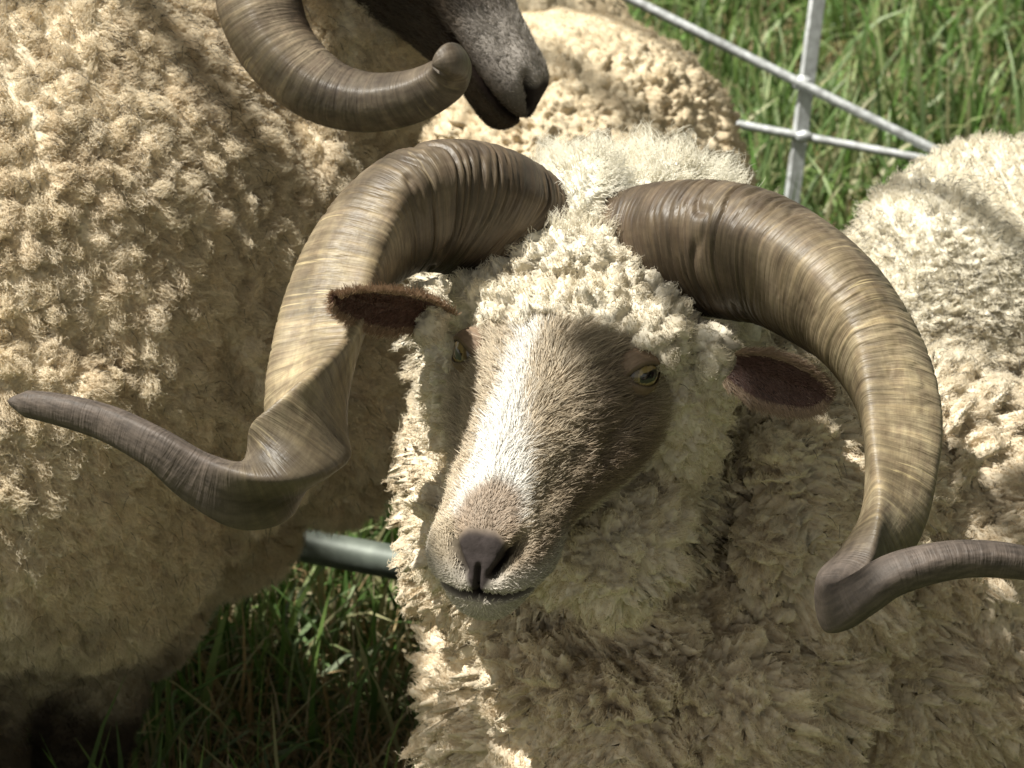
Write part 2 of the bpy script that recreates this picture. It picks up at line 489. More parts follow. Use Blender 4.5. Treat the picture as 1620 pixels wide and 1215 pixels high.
def fleece(tag_, co, q, ed, parent, spacing, amp, drape, hair_len, n_hair, palette, body_extra=None,
           elong=0.0, shingle=0.0, clump=.82, curl=.13, rad=.00020, tipbright=0.0, guard=None, mask=None, frizz=.20, dk=1.0, wooly=None):
    """displace the smooth body into wool locks, then grow clumped fibres from them.
    spacing/amp/hair_len/dk are functions of the points; drape(p, n) a direction field"""
    nr, _ = vnormals(co, q)
    vis = visible(co, nr)
    w = np.ones(len(co)) if wooly is None else wooly(co)
    vi = np.nonzero(vis & (w > .02))[0]
    sub = vi
    cand = sub[rng.random(len(sub)) < .5]
    ek = elong(co) if callable(elong) else np.full(len(co), elong)
    cs_ = squash(co, 1) + (co @ U_)[:, None] * U_ * (1 - ek)[:, None]
    sidx, spv = lock_seeds(cs_[cand], nr[cand], lambda p_: spacing(co[cand]))
    sidx = cand[sidx]
    seeds = co[sidx] ; sn = nr[sidx]
    sr = spv[np.searchsorted(cand, sidx)] if False else spacing(seeds)
    kd = kdtree.KDTree(len(seeds))
    for i, p in enumerate(cs_[sidx]): kd.insert(p, i)
    kd.balance()
    g = drape(co[vi], nr[vi])
    # fibres lie along the drape, so stretch the cells that way
    pw = cs_[vi] + .42 * spacing(co[vi])[:, None] * np.stack([wob(co[vi], 260, 1), wob(co[vi], 260, 2), wob(co[vi], 260, 3)], 1)
    f1 = np.empty(len(vi)); f2 = np.empty(len(vi)); s1 = np.empty(len(vi), int)
    fn = kd.find_n
    for j, p in enumerate(pw):
        r = fn(p, 2)
        f1[j] = r[0][2]; f2[j] = r[1][2]; s1[j] = r[0][1]
    e = np.clip((f2 - f1) / (sr[s1] * 1.0), 0, 1)
    h = np.sqrt(np.clip(1 - (1 - e) ** 2, 0, 1)) * .6 + .4 * (1 - (f1 / (sr[s1] * .75)) ** 2).clip(0, 1)
    srand = rng.uniform(.5, 1.3, len(seeds))
    am = amp(co[vi]) * srand[s1] * w[vi]
    sdir = drape(seeds, sn) + rng.normal(0, .28, (len(seeds), 3))
    tdr = (((co[vi] - seeds[s1]) * nrm(g)).sum(1) / (sr[s1] * .8)).clip(-1, 1)
    am = am * (1 + shingle * tdr)
    dkv = dk(co[vi]) if callable(dk) else np.full(len(vi), dk)
    disp = (am * h)[:, None] * (nr[vi] + dkv[:, None] * sdir[s1])
    fine = .22 * am * wob(co[vi], 620, 4) + .14 * am * wob(co[vi], 1500, 2)
    co2 = co.copy()
    co2[vi] += disp + nr[vi] * fine[:, None]
    # colours
    pal = np.asarray(palette)
    scol = (.55 * pal[rng.integers(0, len(pal), len(seeds))] + .45 * pal.mean(0)) * rng.uniform(.92, 1.06, (len(seeds), 1))
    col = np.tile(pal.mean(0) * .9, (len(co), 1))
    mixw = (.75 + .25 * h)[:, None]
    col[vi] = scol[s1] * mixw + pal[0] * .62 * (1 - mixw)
    if body_extra is not None: col = body_extra(co, col)
    # fibres
    n2, _ = vnormals(co2, q)
    lock = np.full(len(co), -1); lock[vi] = s1
    if n_hair:
        ok = (lock[q] >= 0).all(1)
        if mask is not None: ok &= mask(co[q[:, 0]])
        fq = q[ok]
        a = co2[fq]
        ar = np.linalg.norm(np.cross(a[:, 2] - a[:, 0], a[:, 3] - a[:, 1]), axis=1)
        # denser where it faces the camera
        fv = nrm(CAM - a.mean(1)); fnn = nrm(np.cross(a[:, 2] - a[:, 0], a[:, 3] - a[:, 1]))
        x, y, _d = proj(a.mean(1))
        inside = (x > -40) & (x < 1660) & (y > -40) & (y < 1255)
        near_ = (x > -330) & (x < 1950) & (y > -330) & (y < 1550)
        ar = ar * np.where((fnn * fv).sum(1) > -.2, 1, .3) * np.where(inside, 1, np.where(near_, .35, .12))
        hv = np.zeros(len(co)); hv[vi] = h
        hq = hv[fq].mean(1)
        ar = ar * (.05 + np.clip(hq, 0, 1) ** 1.6)
        pr = np.cumsum(ar); pr /= pr[-1]
        k = np.searchsorted(pr, rng.random(int(n_hair * HAIR)))
        u = rng.random((len(k), 1)); v = rng.random((len(k), 1))
        root = (a[k, 0] * (1 - u) + a[k, 1] * u) * (1 - v) + (a[k, 3] * (1 - u) + a[k, 2] * u) * v
        vi0 = fq[k, 0]
        nn = n2[vi0]; nb = nr[vi0]
        sd = lock[vi0]
        L = hair_len(root) * rng.uniform(.5, 1.25, len(k)) * (.35 + .65 * hv[vi0])
        gd = sdir[sd]
        dkh = dk(root) if callable(dk) else np.full(len(k), dk)
        tip_c = seeds[sd] + (amp(seeds[sd]) * srand[sd] * 1.05 + L * .6)[:, None] * nrm(sn[sd] + dkh[:, None] * gd) 
        d0 = nrm(nn + .5 * nb + (frizz * np.where(rng.random(len(k)) < .14, 3.0, 1.0))[:, None] * rng.normal(0, 1, (len(k), 3)) + .5 * dkh[:, None] * gd)
        K = 6
        tt = np.linspace(0, 1, K)
        side = nrm(np.cross(d0, rng.normal(size=(len(k), 3))))
        ph = rng.uniform(0, 6.28, len(seeds))[sd] + rng.normal(0, .7, len(k)); fr = rng.uniform(5, 10, len(seeds))[sd]
        side = nrm(side + 1.2 * rng.normal(size=(len(seeds), 3))[sd]); side = nrm(side - d0 * (side * d0).sum(1, keepdims=True)); side2 = np.cross(d0, side)
        free_end = root + d0 * L[:, None]
        to_tip = tip_c - root
        tl = np.linalg.norm(to_tip, axis=1, keepdims=True)
        cl_end = root + to_tip * np.minimum(1, L[:, None] / np.maximum(tl, 1e-6))
        cw = clump * rng.uniform(.65, 1, (len(k), 1)) * np.where(rng.random((len(k), 1)) < .12, .3, 1)
        pts = np.empty((len(k), K, 3))
        for i, t_ in enumerate(tt):
            end = free_end * (1 - cw * t_) + cl_end * (cw * t_)
            c = root + (end - root) * t_
            c = c + curl * L[:, None] * t_ * (side * np.cos(ph + fr * t_)[:, None] + side2 * np.sin(ph + fr * t_)[:, None])
            pts[:, i] = c
        pts[:, 0] -= nn * .001
        rr = rad * rng.uniform(.7, 1.3, (len(k), 1)) * np.clip(1.15 - tt[None] ** 2, .25, 1)
        hc = scol[sd] * rng.uniform(.8, 1.15 + tipbright, (len(k), 1))
        if body_extra is not None: hc = body_extra(root, hc)
        if guard is not None:
            gi = rng.choice(len(root), guard[1], replace=False)
            gi = gi[rng.random(len(gi)) < guard[0](root[gi])]
            gr = root[gi] + nb[gi] * .006
            gdn = nrm(nb[gi] * .5 + tang(np.tile(-.6 * U_ + .3 * R_, (len(gi), 1)), nb[gi]) + .45 * rng.normal(size=gr.shape))
            gl = rng.uniform(.005, .013, (len(gi), 1))
            gp = np.stack([gr, gr + gdn * gl * .5, gr + gdn * gl + down_ * gl * .25], 1)
            gc = np.array([.05, .045, .04]) * rng.uniform(.5, 2.5, (len(gi), 1))
            pts = np.concatenate([pts, np.repeat(gp, 2, 1)]) ; pts[-len(gi):, 1] = (gp[:, 0] + gp[:, 1]) / 2; pts[-len(gi):, 3] = (gp[:, 1] * .6 + gp[:, 2] * .4); pts[-len(gi):, 2] = gp[:, 1]; pts[-len(gi):, 4] = gp[:, 1] * .3 + gp[:, 2] * .7
            rr = np.concatenate([rr, .00024 * np.ones((len(gi), K)) * np.linspace(1, .4, K)[None]])
            hc = np.concatenate([hc, gc])
        fibres('fleece', pts, rr, M_wool, parent, hc)
    return co2, col

# ------------------------------------------------------------------ head
class Frame:
    """head frame: x towards the image right eye, y along the muzzle, z out of the forehead"""
    def __init__(s, o, X, Y, scale=1.0):
        Y = nrm(Y); X = np.asarray(X, float); X = nrm(X - Y * (X @ Y)); Z = np.cross(X, Y)
        if Z @ (U_ + T_ * .3) < 0 : Z = -Z
        s.o = np.asarray(o); s.A = np.stack([X, Y, Z], 1) * scale; s.s = scale
    def w(s, p): return np.asarray(p, float) @ s.A.T + s.o
    def l(s, p): return (np.asarray(p) - s.o) @ s.A / (s.s ** 2)

def camv(x, y, z): return x * R_ + y * U_ + z * T_

ST = np.array([  # y, half width, top z, bottom z, jaw narrowing
    [-.120, .055, -.010, -.090, .10],
    [-.090, .068, .012, -.105, .10],
    [-.050, .076, .024, -.118, .12],
    [-.010, .075, .026, -.120, .16],
    [.025, .067, .023, -.114, .20],
    [.060, .056, .018, -.103, .24],
    [.100, .0465, .012, -.090, .26],
    [.140, .0415, .006, -.083, .20],
    [.170, .0400, .000, -.083, .14],
    [.195, .0390, -.003, -.084, .12],
    [.215, .0355, -.006, -.082, .12]])

def head_surface(nu=230, nv=300):
    ys = np.concatenate([np.linspace(-.12, .18, nv - 90), .18 + .035 * np.sin(np.linspace(0, np.pi / 2, 91)[1:])])
    from_y = lambda c: np.interp(ys, ST[:, 0], ST[:, c])
    def sm(a):
        k = np.ones(25) / 25
        return np.convolve(np.pad(a, 12, 'edge'), k, 'valid')
    w, zt, zb, jn = sm(from_y(1)), sm(from_y(2)), sm(from_y(3)), sm(from_y(4))
    cap = np.clip(1 - np.clip((ys - .175) / .040, 0, 1) ** 2.7, 0, 1) ** (1 / 2.5); cap[ys < .175] = 1
    cap[-1] = .02
    th = np.linspace(0, 2 * np.pi, nu, endpoint=False)
    C, S = np.cos(th), np.sin(th)
    Y = np.repeat(ys[:, None], nu, 1)
    zc = (zt * .55 + zb * .45)[:, None]
    up = (zt[:, None] - zc); dn = (zc - zb[:, None])
    sx = np.sign(C) * np.abs(C) ** .86; sz = np.sign(S) * np.abs(S) ** .9
    low = np.clip(-sz, 0, 1)
    X = w[:, None] * sx * (1 - 2.0 * jn[:, None] * low ** 1.3) * cap[:, None]
    tn = np.interp(ys, [-.02, .03, .06, .13, .17, .2], [0, .12, .30, .30, .14, .05])[:, None]
    X = X * (1 - tn * np.clip(sz, 0, 1) ** .8)
    zm = -.042
    Z = np.where(sz > 0, zc + up * sz, zc + dn * sz)
    Z = zm + (Z - zm) * cap[:, None] if True else Z
    Y = Y + .22 * np.clip(-Z - .022, 0, .05) * sstep(.13, .20, Y)      # the lips come forward under the nose
    co = np.stack([X, Y, Z], -1).reshape(-1, 3)
    i = np.arange(nv)[:, None] * nu; j = np.arange(nu)[None]
    i = i[:-1]
    f = np.stack([i + j, i + (j + 1) % nu, i + nu + (j + 1) % nu, i + nu + j], -1).reshape(-1, 4)
    return co, f

EYE = np.array([.0695, .0, .000])

def seg_dist(p, a, b):
    a, b = np.asarray(a), np.asarray(b)
    t = np.clip(((p - a) @ (b - a)) / ((b - a) @ (b - a)), 0, 1)
    return np.linalg.norm(p - a - t[:, None] * (b - a), axis=1), t

def sculpt_head(co, f):
    n, _ = vnormals(co, f)
    if (n[np.argmax(co[:, 2])][2]) < 0: n = -n
    p = co.copy(); ax = np.abs(co[:, 0]); m = np.stack([ax, co[:, 1], co[:, 2]], 1)
    d = np.zeros(len(co))
    g = lambda c, s: np.exp(-(((m - np.asarray(c)) / np.asarray(s)) ** 2).sum(1))
    d += .010 * g((.060, -.012, .018), (.020, .024, .014))        # brow
    d += .004 * g((.0, .02, .03), (.030, .07, .02))               # forehead / nasal arch
    d += .005 * g((.058, .03, -.045), (.03, .05, .025))           # cheek bone
    sd, t = seg_dist(m, (.068, .018, -.008), (.050, .075, -.028))
    d -= .006 * np.exp(-(sd / .008) ** 2)                          # tear groove
    sd, t = seg_dist(m, (.034, .10, -.008), (.026, .16, -.012))
    d -= .003 * np.exp(-(sd / .010) ** 2)
    d += .0055 * g((.028, .175, -.044), (.020, .026, .016))        # upper lip pads
    # eye: flat plane with a lid rim
    e = np.linalg.norm((m - EYE) / np.array([1.2, 1.12, .70]), axis=1)
    d += .0062 * np.exp(-((e - .0158) / .0038) ** 2)
    d -= .012 * (1 - sstep(.009, .0155, e))
    # nostril, a slanting comma
    sd, t = seg_dist(m, (.011, .218, -.034), (.031, .198, -.012))
    wd = .0032 + .0028 * t
    d -= .017 * np.exp(-(sd / wd) ** 2) * (co[:, 1] > .15)
    d += .0035 * g((.013, .213, -.010), (.010, .014, .008))
    # philtrum
    d -= .005 * np.exp(-(ax / .0018) ** 2) * sstep(-.026, -.032, co[:, 2]) * sstep(-.058, -.052, co[:, 2]) * (co[:, 1] > .15)
    # mouth line rises backwards
    mz = -.0500 + .10 * np.clip(.195 - co[:, 1], 0, 1) * .30 - .25 * np.clip(ax - 0, 0, .02)*.4
    d -= .010 * np.exp(-((co[:, 2] - mz) / .0034) ** 2) * sstep(.085, .12, co[:, 1])
    d -= .0035 * sstep(mz - .002, mz - .008, co[:, 2]) * sstep(.11, .16, co[:, 1])     # chin is set back
    p = co + n * d[:, None]
    return p, n

def skin_regions(l):
    """masks from head-frame coordinates"""
    ax = np.abs(l[:, 0]); m = np.stack([ax, l[:, 1], l[:, 2]], 1)
    sd, t = seg_dist(m, (.011, .218, -.034), (.031, .198, -.012))
    nost = np.exp(-(sd / (.0034 + .0022 * t)) ** 2) * (l[:, 1] > .16)
    sd2, _ = seg_dist(m, (.0, .214, -.026), (.0, .214, -.046))
    pad = sstep(.0, .010, (.0275 - ax * 1.05) - np.abs(l[:, 2] + .023) * .85) * sstep(.198, .206, l[:, 1])
    phil = np.exp(-(ax / .003) ** 2) * sstep(.17, .19, l[:, 1]) * (l[:, 2] < -.03) * (l[:, 2] > -.053)
    e = np.linalg.norm((m - EYE) / np.array([1.2, 1.12, .70]), axis=1)
    lid = 1 - sstep(.016, .0205, e)
    mz = -.0500 + .10 * np.clip(.195 - l[:, 1], 0, 1) * .30 - .25 * np.clip(ax, 0, .02) * .4
    mouth = np.exp(-((l[:, 2] - mz) / .0044) ** 2) * sstep(.10, .13, l[:, 1])
    nost = np.clip(nost + mouth, 0, 1)
    return nost, np.clip(pad + phil, 0, 1), lid, e

def face_colour_1(l, jit=None):
    x = l[:, 0] + (.003 * wob(l, 300, 1) if jit is None else jit)
    y, z = l[:, 1], l[:, 2]
    tan = np.array([.50, .42, .31]); brown = np.array([.23, .17, .12]); white = np.array([.72, .70, .66]); grey = np.array([.33, .27, .22])
    c = np.tile(tan, (len(l), 1))
    k = sstep(-.020, .035, x)[:, None]                 # image right side darkened, its shade put into the coat colour
    c = c * (1 - k * .55) + np.array([.37, .30, .215]) * k * .55
    k = np.maximum(sstep(-.008, -.035, z) * sstep(.01, .04, x), .8 * sstep(.024, .046, x) * sstep(.17, .13, y))[:, None] * sstep(-.02, .03, y)[:, None]
    c = c * (1 - k) + brown * k  # brown coat of the right cheek, darkened to paint in its shade
    # blaze: narrow at the brow, wide over the nose, left of the midline
    cx = np.interp(y, [-.02, .05, .09, .14, .19], [-.012, -.014, -.013, -.007, .0])
    hw = .86 * np.interp(y, [-.03, -.01, .03, .07, .11, .15, .185, .2], [.0, .006, .007, .011, .018, .027, .026, .011])
    b = sstep(hw + .006, hw - .004, np.abs(x - cx)) * sstep(-.035, -.015, y) * sstep(-.04, -.02, z)
    b = b[:, None]
    c = c * (1 - b) + white * b
    # brown patch above the nose pad
    k = sstep(.026, .016, np.sqrt((l[:, 0] / 1.0) ** 2 + ((y - .190) / 1.4) ** 2)) * (z > -.03)
    c = c * (1 - k[:, None] * .9) + np.array([.33, .25, .18]) * k[:, None] * .9
    # greyish lips and chin
    k = sstep(-.026, -.040, z) * sstep(.13, .17, y)
    c = c * (1 - k[:, None] * .8) + np.array([.52, .48, .42]) * k[:, None] * .8
    k = np.maximum(sstep(.008, -.030, y), sstep(-.055, -.085, z) * sstep(.12, .06, y))[:, None]
    c = c * (1 - k * .8) + np.array([.66, .59, .45]) * k * .8
    return c

def face_colour_2(l, jit=None):
    c = np.tile(np.array([.060, .045, .034]), (len(l), 1))
    k = (.5 + .5 * wob(l, 160, 2))[:, None] * sstep(.06, .12, l[:, 1])[:, None]
    c = c * (1 - .5 * k) + np.array([.15, .11, .075]) * .5 * k
    k = sstep(-.055, -.015, l[:, 2]) * sstep(.09, .15, l[:, 1])
    c = c * (1 - .75 * k[:, None]) + np.array([.50, .46, .42]) * .75 * k[:, None]  # grey bridge and muzzle painted pale in place of light on them
    return c

def build_head(fr, colf, parent, n_hair, lenk=1.0, lidc=(.24, .17, .115)):
    co, f = head_surface()
    p, n = sculpt_head(co, f)
    nost, pad, lid, e = skin_regions(co)
    col = colf(co) * .8
    def put(c, mask, v): return c * (1 - mask[:, None]) + np.asarray(v) * mask[:, None]
    col = put(col, pad, (.052, .043, .041))
    col = put(col, nost, (.018, .012, .011))
    col = put(col, lid, (.045, .028, .020))
    # hair
    n2, _ = vnormals(p, f)
    if (n2 * n).sum() < 0: n2 = -n2
    a = p[f]
    ar = np.linalg.norm(np.cross(a[:, 2] - a[:, 0], a[:, 3] - a[:, 1]), axis=1)
    k = rng.choice(len(f), int(n_hair * HAIR), p=ar / ar.sum())
    u = rng.random((len(k), 1)); v = rng.random((len(k), 1))
    root = (a[k, 0] * (1 - u) + a[k, 1] * u) * (1 - v) + (a[k, 3] * (1 - u) + a[k, 2] * u) * v
    src = co[f[k, 0]]
    nn = n2[f[k, 0]]
    no, pa, li, ee = skin_regions(src)
    keep = (no < .45) & (pa < .5) & (ee > .0165) & (rng.random(len(k)) > pa)
    keep &= ~((ee < .024) & (rng.random(len(k)) < .6))
    root, src, nn, ee = root[keep], src[keep], nn[keep], ee[keep]
    y = src[:, 1]
    L = np.interp(y, [-.1, -.02, .06, .12, .17, .21], [.020, .017, .011, .009, .0055, .0035]) * lenk
    L = L * rng.uniform(.6, 1.3, len(L)) * np.where(src[:, 2] < -.03, .75, 1) * np.clip((ee - .014) / .02, .25, 1)
    # lie of the coat: up from the nose, fanning away from the midline
    sgn = np.sign(src[:, 0]) * sstep(0, .02, np.abs(src[:, 0]))
    flow = np.stack([.55 * sgn + .35 * wob(src, 60, 1), -1 + .3 * wob(src, 50, 2), -.25 + 0 * y], 1)
    # clumps
    cell = np.stack([wob(src, 420, 3), wob(src, 420, 1), wob(src, 420, 2)], 1)
    flow = nrm(flow - nn * (flow * nn).sum(1, keepdims=True)) + .35 * cell + .16 * rng.normal(size=root.shape)
    d0 = nrm(flow + .55 * nn); d1 = nrm(flow + .16 * nn)
    K = 4
    pts = np.stack([root - nn * .0004, root + d0 * (L * .35)[:, None], root + d0 * (L * .35)[:, None] + d1 * (L * .35)[:, None], root + d0 * (L * .35)[:, None] + d1 * (L * .65)[:, None]], 1)
    rr = .00019 * rng.uniform(.7, 1.3, (len(root), 1)) * np.array([[1, .95, .7, .25]])
    hc = colf(src, rng.normal(0, .0028, len(src))) * rng.uniform(.62, 1.35, (len(src), 1))
    fibres('face_hair', fr.w(pts.reshape(-1, 3)).reshape(pts.shape), rr * fr.s, M_face, parent, hc)
    # eyes
    for s in (-1, 1):
        c = np.array([s * (EYE[0] - .0112), EYE[1] + .001, EYE[2]])
        q, qf = SPHERE_FINE
        pts = q * .0148
        # pupil: horizontal bar, iris amber, white-brown outside; look outwards and forwards
        look = nrm([s * .80, .55, .26])
        xx = nrm(np.cross(look, [0, 0, 1.0])); zz = np.cross(xx, look)
        a_, b_, dd = q @ xx, q @ zz, q @ look
        iris = (a_ ** 2 + b_ ** 2 < .74 ** 2) & (dd > 0)
        pup = (np.abs(a_) ** 2.6 / .58 ** 2.6 + np.abs(b_) ** 2.6 / .27 ** 2.6 < 1) & (dd > 0)
        rimm = (a_ ** 2 + b_ ** 2 > .60 ** 2) & iris
        col_e = np.tile([.05, .032, .025], (len(q), 1)).astype(float)
        col_e[iris] = (.25, .185, .08); col_e[rimm] = (.12, .085, .04); col_e[pup] = (.006, .006, .008)
        mesh_obj('eye', fr.w(pts + c), qf, M_eye, parent, col=col_e)
        # lids: a skin shell round the ball with an almond opening
        tilt = .16 * a_ * s
        lim_u = .50 * np.clip(1 - (a_ / .90) ** 2, 0, 1) ** .8; lim_l = .44 * np.clip(1 - (a_ / .90) ** 2, 0, 1) ** .8
        bb = b_ + tilt
        over = np.where(bb > 0, bb - lim_u, -bb - lim_l)
        shut = (over > 0) | (dd < .15)
        rimd = np.exp(-np.clip(over, 0, 1) / .07) * (dd > .15)
        lp_ = q * (.0148 * (1.05 + .10 * sstep(0, .12, over) * (bb > 0) + .06 * sstep(0, .12, over) + .02 * np.sin(over * 60)))[:, None]
        keepf = shut[qf].sum(1) >= 2
        lcol_ = np.tile(np.asarray(lidc), (len(q), 1)) * (1 - rimd[:, None]) + np.array([.022, .015, .012]) * rimd[:, None]
        mesh_obj('eyelid', fr.w(lp_ + c), qf[keepf], M_ear, parent, col=lcol_)
    return fr.w(p), f, col

SPHERE_FINE = uvs(96, 64)

def ear(name, parent, base, tip, up, width, upsign=1, cup=.60, col_in=(.20, .085, .06), fuzz=16000, col_out=(.27, .175, .105)):
    """a cupped leaf from base to tip; up is the side its opening faces"""
    base, tip = np.asarray(base), np.asarray(tip)
    ax = tip - base; L = np.linalg.norm(ax); ax = ax / L
    sd = nrm(np.cross(ax, up)); nn = np.cross(sd, ax)
    nu, nv = 60, 40
    u = np.linspace(0, 1, nu)[:, None]; v = np.linspace(-1, 1, nv)[None]
    w = width * np.interp(u, [0, .1, .3, .55, .78, .90, .97, 1], [.50, .68, .96, 1.0, .80, .58, .34, .10])
    cp = cup * width * (1 - .6 * u)
    def surf(off):
        c = base + ax * (L * u)[..., None] + sd * (w * v)[..., None] + nn * ((cp * (np.abs(v) ** 2.0) * np.where(v * upsign > 0, 1.5, .6) - .08 * L * u ** 2 + off) + 0 * u)[..., None]
        return c
    th = .0028 * (1 - .5 * np.abs(v)) * np.clip(1.05 - u, .15, 1)
    A = surf(th).reshape(-1, 3); B = surf(-th).reshape(-1, 3)
    co = np.vstack([A, B]); m = nu * nv
    i = (np.arange(nu - 1)[:, None] * nv + np.arange(nv - 1)[None])
    fa = np.stack([i, i + 1, i + nv + 1, i + nv], -1).reshape(-1, 4)
    fb = fa[:, ::-1] + m
    rim = []
    for k in range(nu - 1):
        rim.append([k * nv, (k + 1) * nv, (k + 1) * nv + m, k * nv + m]); a = k * nv + nv - 1; rim.append([a + nv, a, a + m, a + nv + m])
    for k in range(nv - 1):
        a = (nu - 1) * nv + k; rim.append([a, a + 1, a + 1 + m, a + m])
    col = np.vstack([np.tile(col_in, (m, 1)), np.tile(col_out, (m, 1))]).astype(float)
    edge = np.tile((np.abs(v) > .84) + 0 * u > 0, 1).ravel()
    col[:m][edge] = col_out
    col *= (1 + .28 * wob(co, 260, 2) + .15 * wob(co, 900, 1))[:, None]
    o = mesh_obj(name, co, np.vstack([fa, fb, rim]), M_ear, parent, col=col)
    if fuzz:
        k = rng.integers(0, 2 * m, fuzz)
        inside = k < m
        vv = np.tile(np.abs(v) + 0 * u, 1).ravel()[k % m]
        keep = (~inside) | (vv > .8) | (rng.random(fuzz) < .45)
        k, inside, vv = k[keep], inside[keep], vv[keep]
        root = co[k] + rng.normal(0, .0004, (len(k), 3))
        sgn = np.where(inside, 1, -1)[:, None]
        sv = np.sign(np.tile(v + 0 * u, 1).ravel()[k % m])[:, None]
        d = nrm(ax * .9 + nn * sgn * .3 + sd * sv * (.35 + .5 * (vv > .8))[:, None] + .25 * rng.normal(size=root.shape))
        Ls = rng.uniform(.0025, .0055, (len(k), 1)) * (1 + .6 * (vv[:, None] > .8))
        pts = np.stack([root, root + d * Ls * .5, root + d * Ls + ax * Ls * .2], 1)
        hc = np.where(inside[:, None] & (vv[:, None] < .8), np.array(col_in) * 1.8, np.array(col_out) * 1.7) * rng.uniform(.7, 1.3, (len(k), 1))
        fibres('ear_hair', pts, .00022 * np.ones((len(k), 3)) * np.array([[1, .8, .3]]), M_face, o, hc)
    return o

# ------------------------------------------------------------------ horns
def catmull(P_, n):
    P_ = np.asarray(P_, float)
    m = len(P_)
    X = np.vstack([2 * P_[0] - P_[1], P_, 2 * P_[-1] - P_[-2]])
    d = np.linalg.norm(np.diff(P_[:, :3], axis=0), axis=1)
    out = []
    for i in range(m - 1):
        k = max(4, int(n * d[i] / d.sum()))
        t = np.linspace(0, 1, k, endpoint=False)[:, None]
        a, b, c, e = X[i], X[i + 1], X[i + 2], X[i + 3]
        out.append(.5 * ((2 * b) + (-a + c) * t + (2 * a - 5 * b + 4 * c - e) * t ** 2 + (-a + 3 * b - 3 * c + e) * t ** 3))
    out.append(P_[-1:])
    return np.vstack(out)

def side_sign_hollow(th, rr_, hollow):
    return np.exp(-((((th - rr_ - hollow + np.pi) % (2 * np.pi)) - np.pi) / .55) ** 2) if hollow is not None else 0

